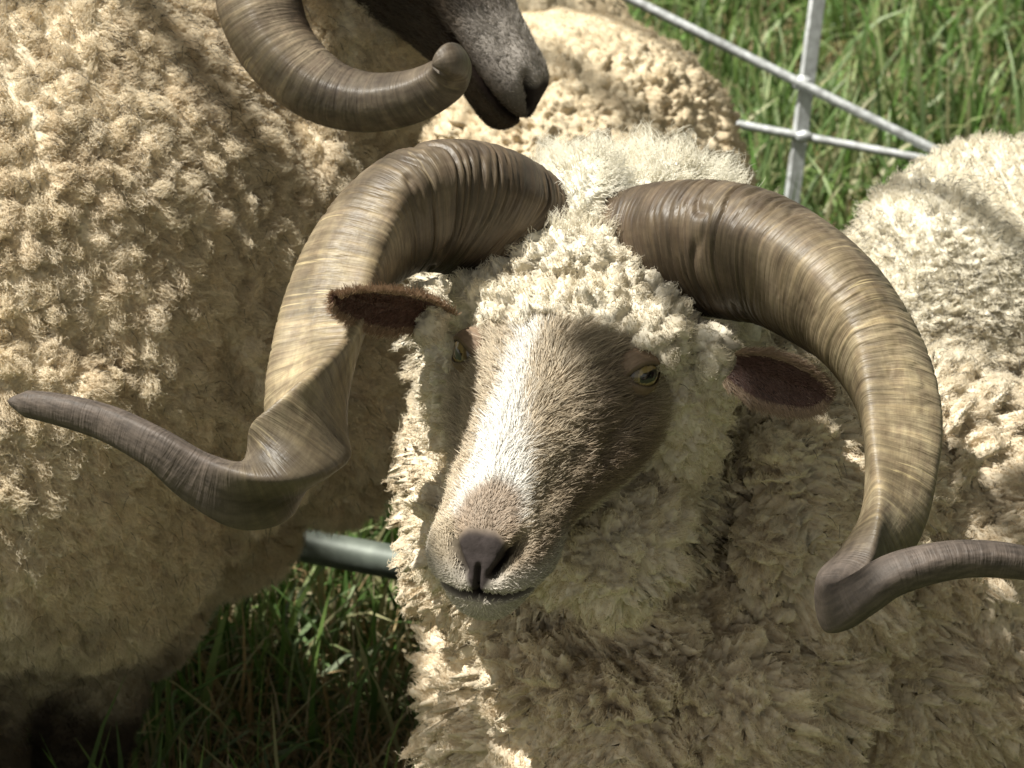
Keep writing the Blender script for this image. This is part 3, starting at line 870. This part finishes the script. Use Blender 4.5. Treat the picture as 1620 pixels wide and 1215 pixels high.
def horn(name, parent, ctrl, mat, tri=((0, 1), (.3, .3)), hollow=None, ridge=1.0, tip_from=.72, tip_to=.85, nr=620, seg=110, blunt=.02):
    """ctrl rows: px, py, depth, half width (px), half thickness (px), roll (deg)"""
    rows = []
    for px, py, d, a, b, roll in ctrl:
        rows.append(np.concatenate([P(px, py, d), [a * d / F, b * d / F, roll]]))
    C = catmull(rows, nr)
    for _ in range(8):
        C[1:-1] = .5 * C[1:-1] + .25 * (C[:-2] + C[2:])
    c = C[:, :3]; n = len(c)
    t = nrm(np.gradient(c, axis=0))
    s = np.concatenate([[0], np.cumsum(np.linalg.norm(np.diff(c, axis=0), axis=1))])
    S = s[-1]; f = s / S
    # parallel transported frame, roll given against it
    u = np.zeros_like(c); u[0] = nrm(np.cross(T_, t[0]))
    for i in range(1, n):
        u[i] = nrm(u[i - 1] - t[i] * (u[i - 1] @ t[i]))
    v = np.cross(t, u)
    uu, vv = u, v
    th = np.linspace(0, 2 * np.pi, seg, endpoint=False)[None]
    # rounded triangle whose corner points at the roll angle
    rr_ = np.radians(C[:, 5:6])
    pw = 4.0
    acc = sum(np.maximum(0, np.cos(th - rr_ - k)) ** pw for k in (np.pi / 3, np.pi, -np.pi / 3))
    trip = 1 / acc ** (1 / pw) / 1.22
    kt = np.interp(f, tri[0], tri[1])[:, None]
    prof = 1 * (1 - kt) + trip * kt
    # the inner face is hollow
    prof = prof * (1 - .13 * kt * side_sign_hollow(th, rr_, hollow))
    # growth wrinkles: deep near the skull, fine further out
    q = s * 1.0
    amp = ridge * (.062 * np.exp(-f / .22) + .012 * np.exp(-f / .5)) * (1 - sstep(tip_from, tip_to, f) * .8)
    wv = q[:, None] + .0030 * np.sin(th * 2 + 1.3 + 9 * f[:, None]) + .0016 * np.sin(5 * th + 60 * q[:, None])
    phs = wv / .0105 + .9 * np.sin(q[:, None] * 70) + .35 * np.sin(q[:, None] * 230 + 2)
    fr_ = phs - np.floor(phs)
    gd = .5 + .5 * np.sin(12.9898 * np.floor(phs) + 3)
    rd = .55 - (.5 + 1.1 * gd) * np.exp(-((fr_ - .5) / .13) ** 2) + .35 * np.sin(fr_ * math.pi)
    rd2 = np.sin(wv * 2 * math.pi / .0041) * .5 * (.5 + .5 * np.sin(q[:, None] * 140 + th))
    rad = prof * (1 + amp[:, None] * (rd * 1.4 + rd2 * .45))
    big = .018 * np.sin(q[:, None] * 70 + 2 * np.sin(th)) * np.exp(-f / .5)[:, None]
    rad = rad * (1 + big * ridge + .012 * np.sin(4 * th + 30 * q[:, None]) )
    end = np.sqrt(np.clip((S - s) / (blunt), 0, 1)); end = np.clip(end, .03, 1)[:, None]
    a = C[:, 3:4] * end; b = C[:, 4:5] * end
    co = c[:, None] + uu[:, None] * (a * rad * np.cos(th))[..., None] + vv[:, None] * (b * rad * np.sin(th))[..., None]
    co = co.reshape(-1, 3)
    i = np.arange(n - 1)[:, None] * seg; j = np.arange(seg)[None]
    fc = np.stack([i + j, i + (j + 1) % seg, i + seg + (j + 1) % seg, i + seg + j], -1).reshape(-1, 4)
    tipi = len(co); co = np.vstack([co, c[-1:] + t[-1:] * .001])
    base = (n - 1) * seg
    cap = np.stack([base + np.arange(seg), base + (np.arange(seg) + 1) % seg, np.full(seg, tipi)], 1)
    # seam-free around: fold the angle
    ang = np.abs(((th / (2 * np.pi) + .25) % 1) - .5) * 2
    uv = np.stack([np.repeat(s[:, None], seg, 1), np.repeat(ang, n, 0)], -1).reshape(-1, 2)
    uv = np.vstack([uv, [[S, .5]]])
    tipm = np.append(np.repeat(sstep(tip_from, tip_to, f), seg), 1.0)
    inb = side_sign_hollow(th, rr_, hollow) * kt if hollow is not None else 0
    inb = np.clip(side_sign_hollow(th, rr_, hollow) * kt * 1.15, 0, 1) if hollow is not None else 0 * th  # hollow face mask, carries its painted shade
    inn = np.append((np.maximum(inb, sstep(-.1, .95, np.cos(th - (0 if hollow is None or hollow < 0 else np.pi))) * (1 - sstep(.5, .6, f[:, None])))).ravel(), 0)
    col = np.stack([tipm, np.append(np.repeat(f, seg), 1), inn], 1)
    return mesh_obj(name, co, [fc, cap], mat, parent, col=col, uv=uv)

# ================================================================== the front ram
down = np.array([0, 0, -1.0])
def tang(v, n): return v - n * (v * n).sum(1, keepdims=True)

hd1 = Frame(P(878, 573, 2.50) , camv(.965, -.130, .215), camv(-.24, -.505, .83))
ram1 = thing('ram', 'pale horned ram facing the camera with a white blaze and two wide curling horns',
             'ram', (0.25, 2.75, 0), 'rams crowded together in the pen')
B = Blob()
for p, r in [((0, -.105, -.03), (.088, .06, .062)), ((0, -.065, .006), (.080, .045, .036)),
             ((0, -.035, .016), (.070, .030, .022)),
             ((-.075, -.055, -.058), (.028, .050, .058)), ((.074, -.062, -.055), (.034, .045, .062)),
             ((.064, -.028, .012), (.026, .022, .022)), ((-.064, -.046, .014), (.022, .022, .020)),
             ((0, -.04, -.135), (.080, .085, .055)), ((.045, .01, -.135), (.045, .06, .035)), ((-.050, .01, -.130), (.042, .06, .035))]:
    B.add(hd1.w(p), hd1.A @ np.diag(r))
B.cam(1130, 560, 2.515, 24, 40, .02)
B.cam(1152, 600, 2.53, 26, 34, .02)
B.cam(682, 470, 2.50, 22, 24, .015)
B.cam(672, 510, 2.50, 20, 22, .015)
B.cam(990, 368, 2.75, 135, 100, .10)
B.cam(924, 345, 2.62, 58, 92, .06)
B.cam(905, 420, 2.555, 110, 60, .03)
B.cam(1000, 330, 2.76, 60, 85, .06)
B.cam(900, 335, 2.74, 45, 80, .05)
B.cam(1085, 345, 2.77, 45, 70, .05)
B.cam(930, 520, 2.72, 250, 210, .12)
B.cam(900, 760, 2.74, 255, 280, .14)
B.cam(1015, 1120, 2.80, 308, 300, .20)
B.cam(1180, 800, 2.84, 270, 330, .17)
B.cam(1400, 960, 2.98, 330, 400, .22)
B.cam(1640, 735, 3.22, 400, 500, .26)
B.cam(1480, 540, 3.12, 190, 250, .16)
B.cam(2060, 760, 3.42, 420, 480, .26)
for px, d in ((900, 2.85), (1160, 2.95)):
    a = P(px, 1300, d); B.chain([a, [a[0], a[1], .24], [a[0], a[1] + .01, .02]], [.075, .04, .03])
for px, d in ((2000, 3.4), (2250, 3.5)):
    a = P(px, 1050, d); B.chain([a, [a[0], a[1] + .03, .24], [a[0], a[1], .02]], [.09, .045, .03])
co, q, ed = B.remesh(.0042, 9, 1)

def drape1(p, n):
    x, y, d = proj(p)
    g = np.tile(down, (len(p), 1)) + R_ * np.where(x > 1250, .35, -.15)[:, None]
    l = hd1.l(p)
    onhead = sstep(.19, .14, np.linalg.norm(l - np.array([0, -.04, -.02]), axis=1))[:, None]
    fw = hd1.A[:, 1]
    g = g * (1 - onhead) + onhead * (fw * .6 + down * .5)
    top = sstep(520, 300, y)[:, None] * (1 - onhead)
    g = g * (1 - top * .7)
    return tang(g, n)

def headw(p):
    l = hd1.l(p)
    return sstep(.20, .15, np.linalg.norm(l - np.array([0, -.04, -.03]), axis=1))

def sp1(p):
    x, y, d = proj(p)
    s = (.0205 + .0045 * wob(p, 22, 2) + .0075 * sstep(620, 820, y)) * (1 - .48 * headw(p))
    back = sstep(620, 380, y) * sstep(1250, 1350, x)
    return s * (1 - .35 * back)
def am1(p):
    x, y, d = proj(p)
    back = sstep(700, 380, y) * sstep(1250, 1350, x)
    crest = sstep(420, 330, y) * (x < 1250)
    return (.0215 + .0095 * sstep(600, 820, y)) * (1 - .55 * headw(p)) * (1 - .72 * back) * (1 - .5 * crest)
def hl1(p):
    x, y, d = proj(p)
    crest = sstep(430, 330, y) * (x < 1250)
    return (.0115 - .0045 * headw(p) - .0040 * sstep(560, 760, y) * (1 - headw(p))) * (1 + 1.6 * crest)
def dk1(p):
    return .50 - .25 * headw(p)

wool1 = [(.76, .70, .57), (.70, .63, .50), (.80, .75, .64), (.62, .55, .42), (.74, .68, .56)]
def extra1(p, c):
    # weathered grey tips along the back
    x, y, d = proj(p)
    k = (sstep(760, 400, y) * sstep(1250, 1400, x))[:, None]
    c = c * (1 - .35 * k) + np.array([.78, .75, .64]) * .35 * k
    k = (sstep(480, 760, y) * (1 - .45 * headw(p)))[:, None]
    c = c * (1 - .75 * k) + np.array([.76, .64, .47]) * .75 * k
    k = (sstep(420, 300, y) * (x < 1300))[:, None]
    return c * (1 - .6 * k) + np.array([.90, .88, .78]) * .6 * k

nr_, _ = vnormals(co, q)
co = co + nr_ * ((.013 * wob(co * np.array([1.0, .8, .5]), 45, 4) + .006 * wob(co, 14, 2)) * (1 - headw(co)))[:, None]
co1, col1 = fleece('front', co, q, ed, ram1, sp1, am1, drape1, hl1, 480000, wool1, extra1, dk=dk1, elong=lambda p: .30 * (1 - headw(p)) * sstep(350, 600, proj(p)[1]), shingle=.12, frizz=.15, guard=(lambda p: sstep(900, 300, proj(p)[1]) * (proj(p)[0] > 1280) + .015 * (proj(p)[0] < 1280), 26000))
hp, hf, hcol = build_head(hd1, face_colour_1, ram1, 110000)
body = mesh_obj('body', np.vstack([co1, hp]), np.vstack([q, hf + len(co1)]), M_fleece_base, ram1, col=np.vstack([col1, hcol]))

TRI = ((0, .2, .33, .45, .7, .8, 1), (.12, .18, .5, .95, .85, .3, .1))
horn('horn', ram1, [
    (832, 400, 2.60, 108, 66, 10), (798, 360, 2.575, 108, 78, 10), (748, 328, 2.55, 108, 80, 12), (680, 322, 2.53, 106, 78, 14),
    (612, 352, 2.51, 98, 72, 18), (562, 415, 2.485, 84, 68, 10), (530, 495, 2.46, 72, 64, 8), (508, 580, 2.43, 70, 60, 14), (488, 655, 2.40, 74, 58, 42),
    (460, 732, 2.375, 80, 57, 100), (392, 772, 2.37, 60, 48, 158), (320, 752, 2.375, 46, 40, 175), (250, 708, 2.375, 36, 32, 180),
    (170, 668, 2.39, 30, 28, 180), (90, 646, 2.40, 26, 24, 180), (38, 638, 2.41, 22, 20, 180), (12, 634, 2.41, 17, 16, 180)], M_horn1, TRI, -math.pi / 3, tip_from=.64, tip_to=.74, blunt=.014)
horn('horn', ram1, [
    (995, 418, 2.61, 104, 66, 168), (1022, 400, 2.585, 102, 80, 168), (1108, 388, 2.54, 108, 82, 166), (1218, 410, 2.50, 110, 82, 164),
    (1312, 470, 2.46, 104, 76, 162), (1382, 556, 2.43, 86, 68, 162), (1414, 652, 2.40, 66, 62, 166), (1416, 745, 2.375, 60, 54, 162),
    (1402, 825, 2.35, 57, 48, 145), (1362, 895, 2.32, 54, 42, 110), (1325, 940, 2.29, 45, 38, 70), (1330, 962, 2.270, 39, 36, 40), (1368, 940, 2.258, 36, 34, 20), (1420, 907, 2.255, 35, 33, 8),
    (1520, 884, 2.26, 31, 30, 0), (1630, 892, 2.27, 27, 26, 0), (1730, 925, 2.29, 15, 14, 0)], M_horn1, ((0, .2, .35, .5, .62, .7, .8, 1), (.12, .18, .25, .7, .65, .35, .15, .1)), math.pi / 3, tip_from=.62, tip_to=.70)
ear('ear', ram1, P(682, 490, 2.505), P(546, 483, 2.375), camv(.0, -.30, .95), .0175, col_in=(.085, .045, .035), col_out=(.19, .13, .085))
ear('ear', ram1, P(1168, 572, 2.50), P(1304, 629, 2.47), camv(-.05, -.45, .85), .0185, col_in=(.07, .038, .03), col_out=(.17, .12, .08))

# ================================================================== the left ram
ram2 = thing('ram', 'tan woolly ram filling the left side, its dark face at the top turned right',
             'ram', (-.45, 3.0, 0), 'rams crowded together in the pen')
hd2 = Frame(P(672, -162, 2.98), camv(-.24, -.14, .95), camv(.50, -.69, .09), .90)
Zw = camv(.75, .55, .35)
if hd2.A[:, 2] @ Zw < 0: hd2.A[:, 2] *= -1
B = Blob()
B.cam(20, 480, 3.05, 430, 620, .26, -6)
B.cam(5, 690, 3.02, 320, 370, .26)
B.cam(-500, 480, 3.25, 480, 560, .28)
B.cam(300, 420, 3.06, 200, 420, .17, 8)
B.cam(500, 330, 3.17, 150, 330, .15)
B.cam(545, 20, 3.12, 150, 240, .13)
B.cam(525, 590, 3.20, 130, 215, .13)
B.cam(310, 770, 3.24, 165, 165, .12)
B.cam(200, 915, 3.26, 112, 150, .10)
B.add(hd2.w((0, -.06, -.05)), hd2.A @ np.diag((.085, .08, .09)))
a = P(130, 1000, 3.22); b = P(128, 1235, 3.27)
B.chain([a, b, [b[0], b[1] + .02, .02]], [.06, .034, .024])
a = P(-120, 950, 3.0); B.chain([a, P(-60, 1200, 3.05), [-.48, 2.95, .02]], [.08, .045, .03])
for px in (-650, -800):
    a = P(px, 950, 3.3); B.chain([a, [a[0], a[1], .02]], [.08, .035])
co, q, ed = B.remesh(.0042, 9, 1)

def drape2(p, n):
    g = np.tile(down * .9 + R_ * .25 + U_ * 0, (len(p), 1))
    return tang(g, n)
def sp2(p): return .0130 + .0035 * wob(p, 19, 3)
def am2(p):
    x, y, d = proj(p)
    top = sstep(330, 60, y) * sstep(420, 250, x)
    legs = sstep(1000, 1080, y)
    return .0092 * (1 - .4 * top) * (1 + .35 * wob(p, 40, 1)) * (1 - .6 * legs)
def hl2(p):
    x, y, d = proj(p)
    return .0135 * (1 - .3 * sstep(1000, 1080, y))
wool2 = [(.81, .71, .54), (.76, .66, .49), (.84, .75, .60), (.70, .59, .43), (.79, .70, .54)]
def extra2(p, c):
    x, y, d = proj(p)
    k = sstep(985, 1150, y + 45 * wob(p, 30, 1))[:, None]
    c = c * (1 - .95 * k) + np.array([.055, .040, .032]) * .95 * k  # dark leg wool, also painting in the shade under the belly
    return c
nr_, _ = vnormals(co, q)
co = co + nr_ * (.0035 * wob(co * np.array([1.0, .8, .5]), 120, 1) + .005 * wob(co * np.array([1.0, .8, .28]), 75, 4) + .006 * wob(co, 14, 2))[:, None]
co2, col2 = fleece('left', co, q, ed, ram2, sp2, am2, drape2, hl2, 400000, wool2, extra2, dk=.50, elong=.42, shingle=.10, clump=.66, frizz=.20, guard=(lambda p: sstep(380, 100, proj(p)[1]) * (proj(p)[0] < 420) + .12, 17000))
hp, hf, hcol = build_head(hd2, face_colour_2, ram2, 45000, lidc=(.05, .04, .03))
mesh_obj('body', np.vstack([co2, hp]), np.vstack([q, hf + len(co2)]), M_fleece_base, ram2, col=np.vstack([col2, hcol]))
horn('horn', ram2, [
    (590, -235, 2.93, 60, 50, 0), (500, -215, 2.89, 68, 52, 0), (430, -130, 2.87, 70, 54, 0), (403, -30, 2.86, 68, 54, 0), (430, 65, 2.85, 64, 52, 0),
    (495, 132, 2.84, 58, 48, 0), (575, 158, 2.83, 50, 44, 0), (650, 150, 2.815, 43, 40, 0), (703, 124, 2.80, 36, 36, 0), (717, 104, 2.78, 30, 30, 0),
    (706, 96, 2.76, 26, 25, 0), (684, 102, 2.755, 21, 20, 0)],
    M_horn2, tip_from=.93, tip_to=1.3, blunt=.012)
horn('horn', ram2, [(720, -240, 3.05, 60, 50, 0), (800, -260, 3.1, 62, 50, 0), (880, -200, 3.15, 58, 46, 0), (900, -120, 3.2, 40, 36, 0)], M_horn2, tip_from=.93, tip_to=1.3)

# ================================================================== the sheep behind
sheep = thing('sheep', 'cream sheep seen from behind, its popcorn-like fleece rising between the two rams',
              'sheep', (0.05, 3.9, 0))
B = Blob()
B.cam(888, 318, 3.80, 288, 300, .24)
B.cam(740, 180, 4.05, 300, 290, .26)
B.cam(560, 60, 4.3, 260, 250, .22)
for px, py, d in ((800, 500, 3.8), (1020, 480, 3.85), (560, 300, 4.3), (400, 260, 4.3)):
    a = P(px, py, d); B.chain([a, [a[0], a[1], .2], [a[0], a[1] - .01, .02]], [.09, .04, .03])
B.chain([P(420, -60, 4.45), P(330, -160, 4.55)], [.10, .07])
co, q, ed = B.remesh(.0055, 7, 1)
wool3 = [(.70, .59, .42), (.64, .53, .36), (.74, .64, .47), (.58, .47, .32)]
def am3(p):
    x, y, d = proj(p)
    return .0125 * (1 - .75 * sstep(120, 20, y))
co3, col3 = fleece('rear', co, q, ed, sheep, lambda p: np.full(len(p), .021), am3, lambda p, n: tang(np.tile(down * .5, (len(p), 1)), n),
                   lambda p: np.full(len(p), .005), 90000, wool3, dk=.3, clump=.4)
mesh_obj('body', co3, q, M_fleece_base, sheep, col=col3)

# ================================================================== hurdles
def tube(pts, r, seg=20):
    pts = np.asarray(pts, float)
    t = nrm(np.gradient(pts, axis=0))
    u = nrm(np.cross(t, [0.3, .1, .9])); v = np.cross(t, u)
    th = np.linspace(0, 2 * np.pi, seg, endpoint=False)
    co = pts[:, None] + r * (u[:, None] * np.cos(th)[None, :, None] + v[:, None] * np.sin(th)[None, :, None])
    n = len(pts)
    i = np.arange(n - 1)[:, None] * seg; j = np.arange(seg)[None]
    f = np.stack([i + j, i + (j + 1) % seg, i + seg + (j + 1) % seg, i + seg + j], -1).reshape(-1, 4)
    co = co.reshape(-1, 3)
    c0, c1 = len(co), len(co) + 1
    co = np.vstack([co, pts[:1], pts[-1:]])
    cap = np.vstack([np.stack([np.arange(seg), (np.arange(seg) + 1) % seg, np.full(seg, c0)], 1),
                     np.stack([(n - 1) * seg + np.arange(seg), (n - 1) * seg + (np.arange(seg) + 1) % seg, np.full(seg, c1)], 1)])
    return co, [f, cap]

def line(a, b, n=12): return np.asarray(a)[None] * (1 - np.linspace(0, 1, n)[:, None]) + np.asarray(b)[None] * np.linspace(0, 1, n)[:, None]

def part_tube(name, a, b, r, parent, n=12, mat=None):
    co, f = tube(line(a, b, n), r)
    return mesh_obj(name, co, f, mat or M_metal, parent)

h1 = thing('metal_hurdle', 'thin galvanised hurdle with crossing rods standing in the sunny grass at upper right', 'hurdle', (.9, 4.4, 0))
D = 4.45
part_tube('diagonal_rod', P(700, -150, D + .02), P(1560, 278, D - .02), .0062, h1, 30)
part_tube('lower_rod', P(820, 132, D + .03), P(1700, 296, D - .03), .0055, h1, 30)
# flat upright bar
a, b = P(1312, -150, D + .012), P(1237, 440, D + .012)
ax = nrm(b - a); sx = nrm(np.cross(ax, T_)); nz = np.cross(sx, ax)
def flat_bar(name, a, b, w, th, parent):
    ax = nrm(b - a); sx = nrm(np.cross(ax, T_ + R_ * .5)); nz = np.cross(sx, ax)
    c = []
    bev = th * .3
    prof = [(-w, -th + bev), (-w + bev, -th), (w - bev, -th), (w, -th + bev), (w, th - bev), (w - bev, th), (-w + bev, th), (-w, th - bev)]
    for e in (a, b):
        for x, z in prof: c.append(e + sx * x + nz * z)
    f4 = np.array([[i, (i + 1) % 8, 8 + (i + 1) % 8, 8 + i] for i in range(8)])
    f8 = np.array([list(range(8))[::-1], list(range(8, 16))])
    return mesh_obj(name, np.array(c), [f4, f8], M_metal, parent, smooth=False)
flat_bar('upright', a, b, .0100, .004, h1)
flat_bar('upright', P(640, -260, D + .04), P(600, 400, D + .04), .0125, .004, h1)
flat_bar('upright', P(1850, -260, D - .04), P(1800, 420, D - .04), .0125, .004, h1)
# weld beads
for px, py, r in ((1268, 131, .010), (1272, 216, .008)):
    c = P(px, py, D - .004)
    mesh_obj('weld', c + SPH * np.array([1.3, .8, .9]) * r * (1 + .12 * np.sin(SPH @ np.array([9, 7, 5.]) * 3))[:, None], SPHF, M_metal, h1)

M_rail, t_, b_, o_ = new_mat('dull_grey_green_paint')
n_ = N(t_, 'ShaderNodeTexNoise'); n_.inputs['Scale'].default_value = 45; n_.inputs['Detail'].default_value = 6
tc_ = N(t_, 'ShaderNodeTexCoord'); t_.links.new(tc_.outputs['Object'], n_.inputs['Vector'])
t_.links.new(ramp(t_, n_.outputs[0], [(.3, (.07, .085, .07)), (.6, (.13, .15, .125)), (.75, (.22, .24, .21))]), b_.inputs['Base Color'])
b_.inputs['Roughness'].default_value = .55; b_.inputs['Metallic'].default_value = .2
h2 = thing('metal_hurdle', 'thick grey tube rail lying low above the grass between the two rams', 'hurdle', (-.2, 3.8, 0))
a = P(455, 858, 3.55); b = P(645, 893, 3.503)
dv = b - a
part_tube('bottom_rail', a - dv * 1.8, b + dv * 1.3, .0168, h2, 30, M_rail)
part_tube('upper_rail', a - dv * 1.8 + np.array([0, 0, .2]), b + dv * .4 + np.array([0, 0, .2]), .014, h2, 30, M_rail)
for e in (a - dv * 1.7, b + dv * .25):
    part_tube('post', e * np.array([1, 1, 0]), e + np.array([0, 0, .22]), .014, h2, 12, M_rail)

# ================================================================== the shade tree outside the picture
def e_basis():
    e1 = nrm(np.cross(SUNW, [0, 0, 1.0])); return e1, np.cross(e1, SUNW)
E1, E2 = e_basis()
LIT = []      # sunny spots (photo px, py, distance, rx, ry, chance of sun)
def lit(px, py, d, rx, ry, c=1.0): LIT.append((px, py, d, rx, ry, c))
lit(240, 330, 2.8, 260, 350, 1); lit(230, 640, 2.8, 240, 220, .8); lit(110, 860, 2.8, 130, 130, .6); lit(1490, 300, 3, 180, 80, 1); lit(200, 330, 2.8, 200, 300, 1); lit(560, 330, 3, 70, 120, .4); lit(150, 90, 2.85, 230, 85); lit(380, 40, 2.85, 60, 60); lit(60, 560, 2.82, 80, 150, .6); lit(250, 330, 2.82, 120, 90, .45); lit(330, 560, 2.86, 110, 110, .45)
lit(40, 780, 2.85, 90, 90, .5)
lit(520, 420, 2.40, 90, 130); lit(455, 620, 2.33, 60, 90); lit(400, 755, 2.31, 110, 50); lit(680, 270, 2.47, 150, 60, .85)
lit(850, 400, 2.50, 170, 110); lit(960, 260, 2.70, 190, 60); lit(800, 640, 2.42, 75, 130); lit(790, 620, 2.42, 70, 140); lit(760, 700, 2.4, 50, 90); lit(850, 540, 2.4, 70, 60); lit(670, 600, 2.52, 60, 150, .8)
lit(780, 800, 2.36, 60, 60, .9); lit(1120, 320, 2.48, 180, 45, .8); lit(1330, 400, 2.42, 90, 60, .7); lit(1440, 560, 2.4, 40, 120, .6)
lit(1480, 400, 3.0, 180, 170, .9); lit(1570, 600, 2.98, 90, 80, .6); lit(1400, 770, 2.36, 35, 60, .9); lit(1480, 890, 2.25, 150, 25, .4)
lit(980, 120, 3.6, 200, 160); lit(1060, 300, 3.6, 120, 80); lit(820, 60, 2.93, 60, 80); lit(420, 60, 2.82, 70, 120); lit(600, 150, 2.78, 130, 40, .6)
lit(570, 835, 3.7, 110, 50); lit(430, 950, 3.7, 120, 65); lit(600, 960, 3.5, 50, 60, .6); lit(1300, 130, 4.6, 380, 200, .8); lit(1300, 60, 5.2, 400, 150, .8)
lit(400, 990, 3.5, 60, 25, .5); lit(560, 1150, 3.3, 60, 25, .5)
dgr = bpy.context.evaluated_depsgraph_get(); dgr.update()
DARK = [(535, 620, 0, 30, 75, 1), (505, 690, 0, 16, 30, 1), (570, 700, 0, 60, 110, 1), (1005, 730, 0, 45, 110, 1), (950, 850, 0, 50, 60, 1), (300, 900, 0, 110, 110, 1), (180, 1010, 0, 120, 60, 1), (1180, 490, 0, 110, 30, 1), (1240, 600, 0, 60, 35, 1),
        (560, 600, 0, 60, 200, 1), (550, 872, 0, 100, 14, 1)]
pl = []; pk = []
for q_, (px, py, d, rx, ry, c) in enumerate(LIT + DARK):
    m = int(14 + rx * ry / 45)
    a = rng.uniform(0, 6.283, m); r = np.sqrt(rng.random(m))
    keep = rng.random(m) < c
    pts = []
    for i in range(m):
        if not keep[i]: continue
        dr = P(px + rx * r[i] * math.cos(a[i]), py + ry * r[i] * math.sin(a[i]), 1) - CAM
        hit, loc, *_ = scene.ray_cast(dgr, Vector(CAM), Vector(nrm(dr)))
        if hit: pts.append(np.array(loc))
    pts = np.array(pts)
    if len(pts): (pl if q_ < len(LIT) else pk).append(pts)
pl = np.vstack(pl); pk = np.vstack(pk)
kdd = kdtree.KDTree(len(pk))
for i, p in enumerate(pk): kdd.insert((p @ E1, p @ E2, 0), i)
kdd.balance()
lit2 = np.stack([pl @ E1, pl @ E2], 1)
foot = []
for px in (-500, 2100):
    for py in (-300, 1500):
        for d in (2.3, 4.6):
            p = P(px, py, d); foot.append((p @ E1, p @ E2))
foot = np.array(foot); lo, hi = foot.min(0), foot.max(0)
kd = kdtree.KDTree(len(lit2))
for i, p in enumerate(lit2): kd.insert((p[0], p[1], 0), i)
kd.balance()
cands = rng.uniform(lo, hi, (26000, 2))
ctr = P(900, 600, 2.7) @ SUNW
leaf = []
for p in cands:
    _, _, dd = kd.find((p[0], p[1], 0))
    _, _, d2_ = kdd.find((p[0], p[1], 0))
    if (.034 < dd < .055) or (d2_ < .009 and dd > .013) or (d2_ < .020 and dd > .030): leaf.append((p[0], p[1], ctr + rng.uniform(2.3, 3.3)))
    elif dd > .034 and rng.random() < .20: leaf.append((p[0], p[1], ctr + rng.uniform(4.2, 6.0)))
leaf = np.array(leaf)
lp = leaf[:, :1] * E1 + leaf[:, 1:2] * E2 + leaf[:, 2:] * SUNW
n = len(lp)
d1 = nrm(rng.normal(size=(n, 3)) + [0, 0, -.4]); nn_ = nrm(rng.normal(size=(n, 3)) * .6 + SUNW); d1 = nrm(tang(d1, nn_)); d2 = np.cross(nn_, d1)
Ls = rng.uniform(.022, .038, (n, 1))
shape = [(-1, 0), (-.5, .42), (.1, .5), (.6, .3), (1, 0), (.6, -.3), (.1, -.5), (-.5, -.42)]
lc = np.stack([lp + d1 * Ls * a + d2 * Ls * b + nn_ * Ls * .12 * abs(b) for a, b in shape], 1).reshape(-1, 3)
lf = np.arange(n * 8).reshape(n, 8)
tree = thing('tree', 'leafy tree standing outside the picture and shading the pen', 'tree', (-4.2, 5.4, 0))
lcol = np.repeat(np.array([.06, .13, .03]) * rng.uniform(.6, 1.5, (n, 1)), 8, 0)
mesh_obj('crown', lc, lf, M_grass, tree, col=lcol)
mb, mt, mbs, mo = new_mat('bark')
nz_ = N(mt, 'ShaderNodeTexNoise'); nz_.inputs['Scale'].default_value = 30
mt.links.new(ramp(mt, nz_.outputs[0], [(.3, (.06, .045, .03)), (.7, (.18, .14, .1))]), mbs.inputs['Base Color'])
fork = np.array([-3.7, 5.0, 2.7])
tpts = [(np.array([[-4.2, 5.4, -.1], [-4.15, 5.3, 1.2], [-3.95, 5.15, 2.0], fork]), .14)]
for k in range(16):
    e = lp[rng.integers(0, n)] + SUNW * .3
    m_ = (e + fork) / 2 + np.array([0, 0, .35])
    tpts.append((np.array([fork, m_, e]), .016))
cs, fs, off = [], [], 0
for pts, r in tpts:
    c_, (f4_, f3_) = tube(catmull(pts, 24), r, 12)
    cs.append(c_); fs.append(f4_ + off); off += len(c_)
mesh_obj('trunk', np.vstack(cs), np.vstack(fs), mb, tree)

# added leaf cloud, unseen, blocking the sky on the right and overhead
n = 9000
dv3 = rng.normal(size=(n, 3)); dv3 = nrm(dv3) * rng.uniform(.55, 1, (n, 1))
lp = np.array([3.9, .8, 3.1]) + dv3 * np.array([1.9, 3.2, 1.9])
dv4 = nrm(rng.normal(size=(n, 3))) * rng.uniform(.3, 1, (n, 1))
lp[::2] = (np.array([2.6, 2.2, 4.2]) + dv4 * np.array([2.7, 4.6, .8]))[::2]
d1 = nrm(rng.normal(size=(n, 3))); nn_ = nrm(rng.normal(size=(n, 3)) + dv3); d1 = nrm(tang(d1, nn_)); d2 = np.cross(nn_, d1)
Ls = rng.uniform(.09, .15, (n, 1))
lc = np.stack([lp + d1 * Ls * a + d2 * Ls * b + nn_ * Ls * .12 * abs(b) for a, b in shape], 1).reshape(-1, 3)
sky_blocker = thing('tree', 'unseen leafy tree added right of the pen to block the sky', 'tree', (4.3, .8, 0))
mesh_obj('crown', lc, np.arange(n * 8).reshape(n, 8), M_grass, sky_blocker, col=np.repeat(np.array([.05, .10, .025]) * rng.uniform(.6, 1.5, (n, 1)), 8, 0))
c_, fs_ = tube(catmull(np.array([[4.3, .8, -.1], [4.25, .8, 1.2], [4.0, .8, 2.4], [3.9, .8, 3.3]]), 20), .17, 14)
mesh_obj('trunk', c_, fs_, mb, sky_blocker)
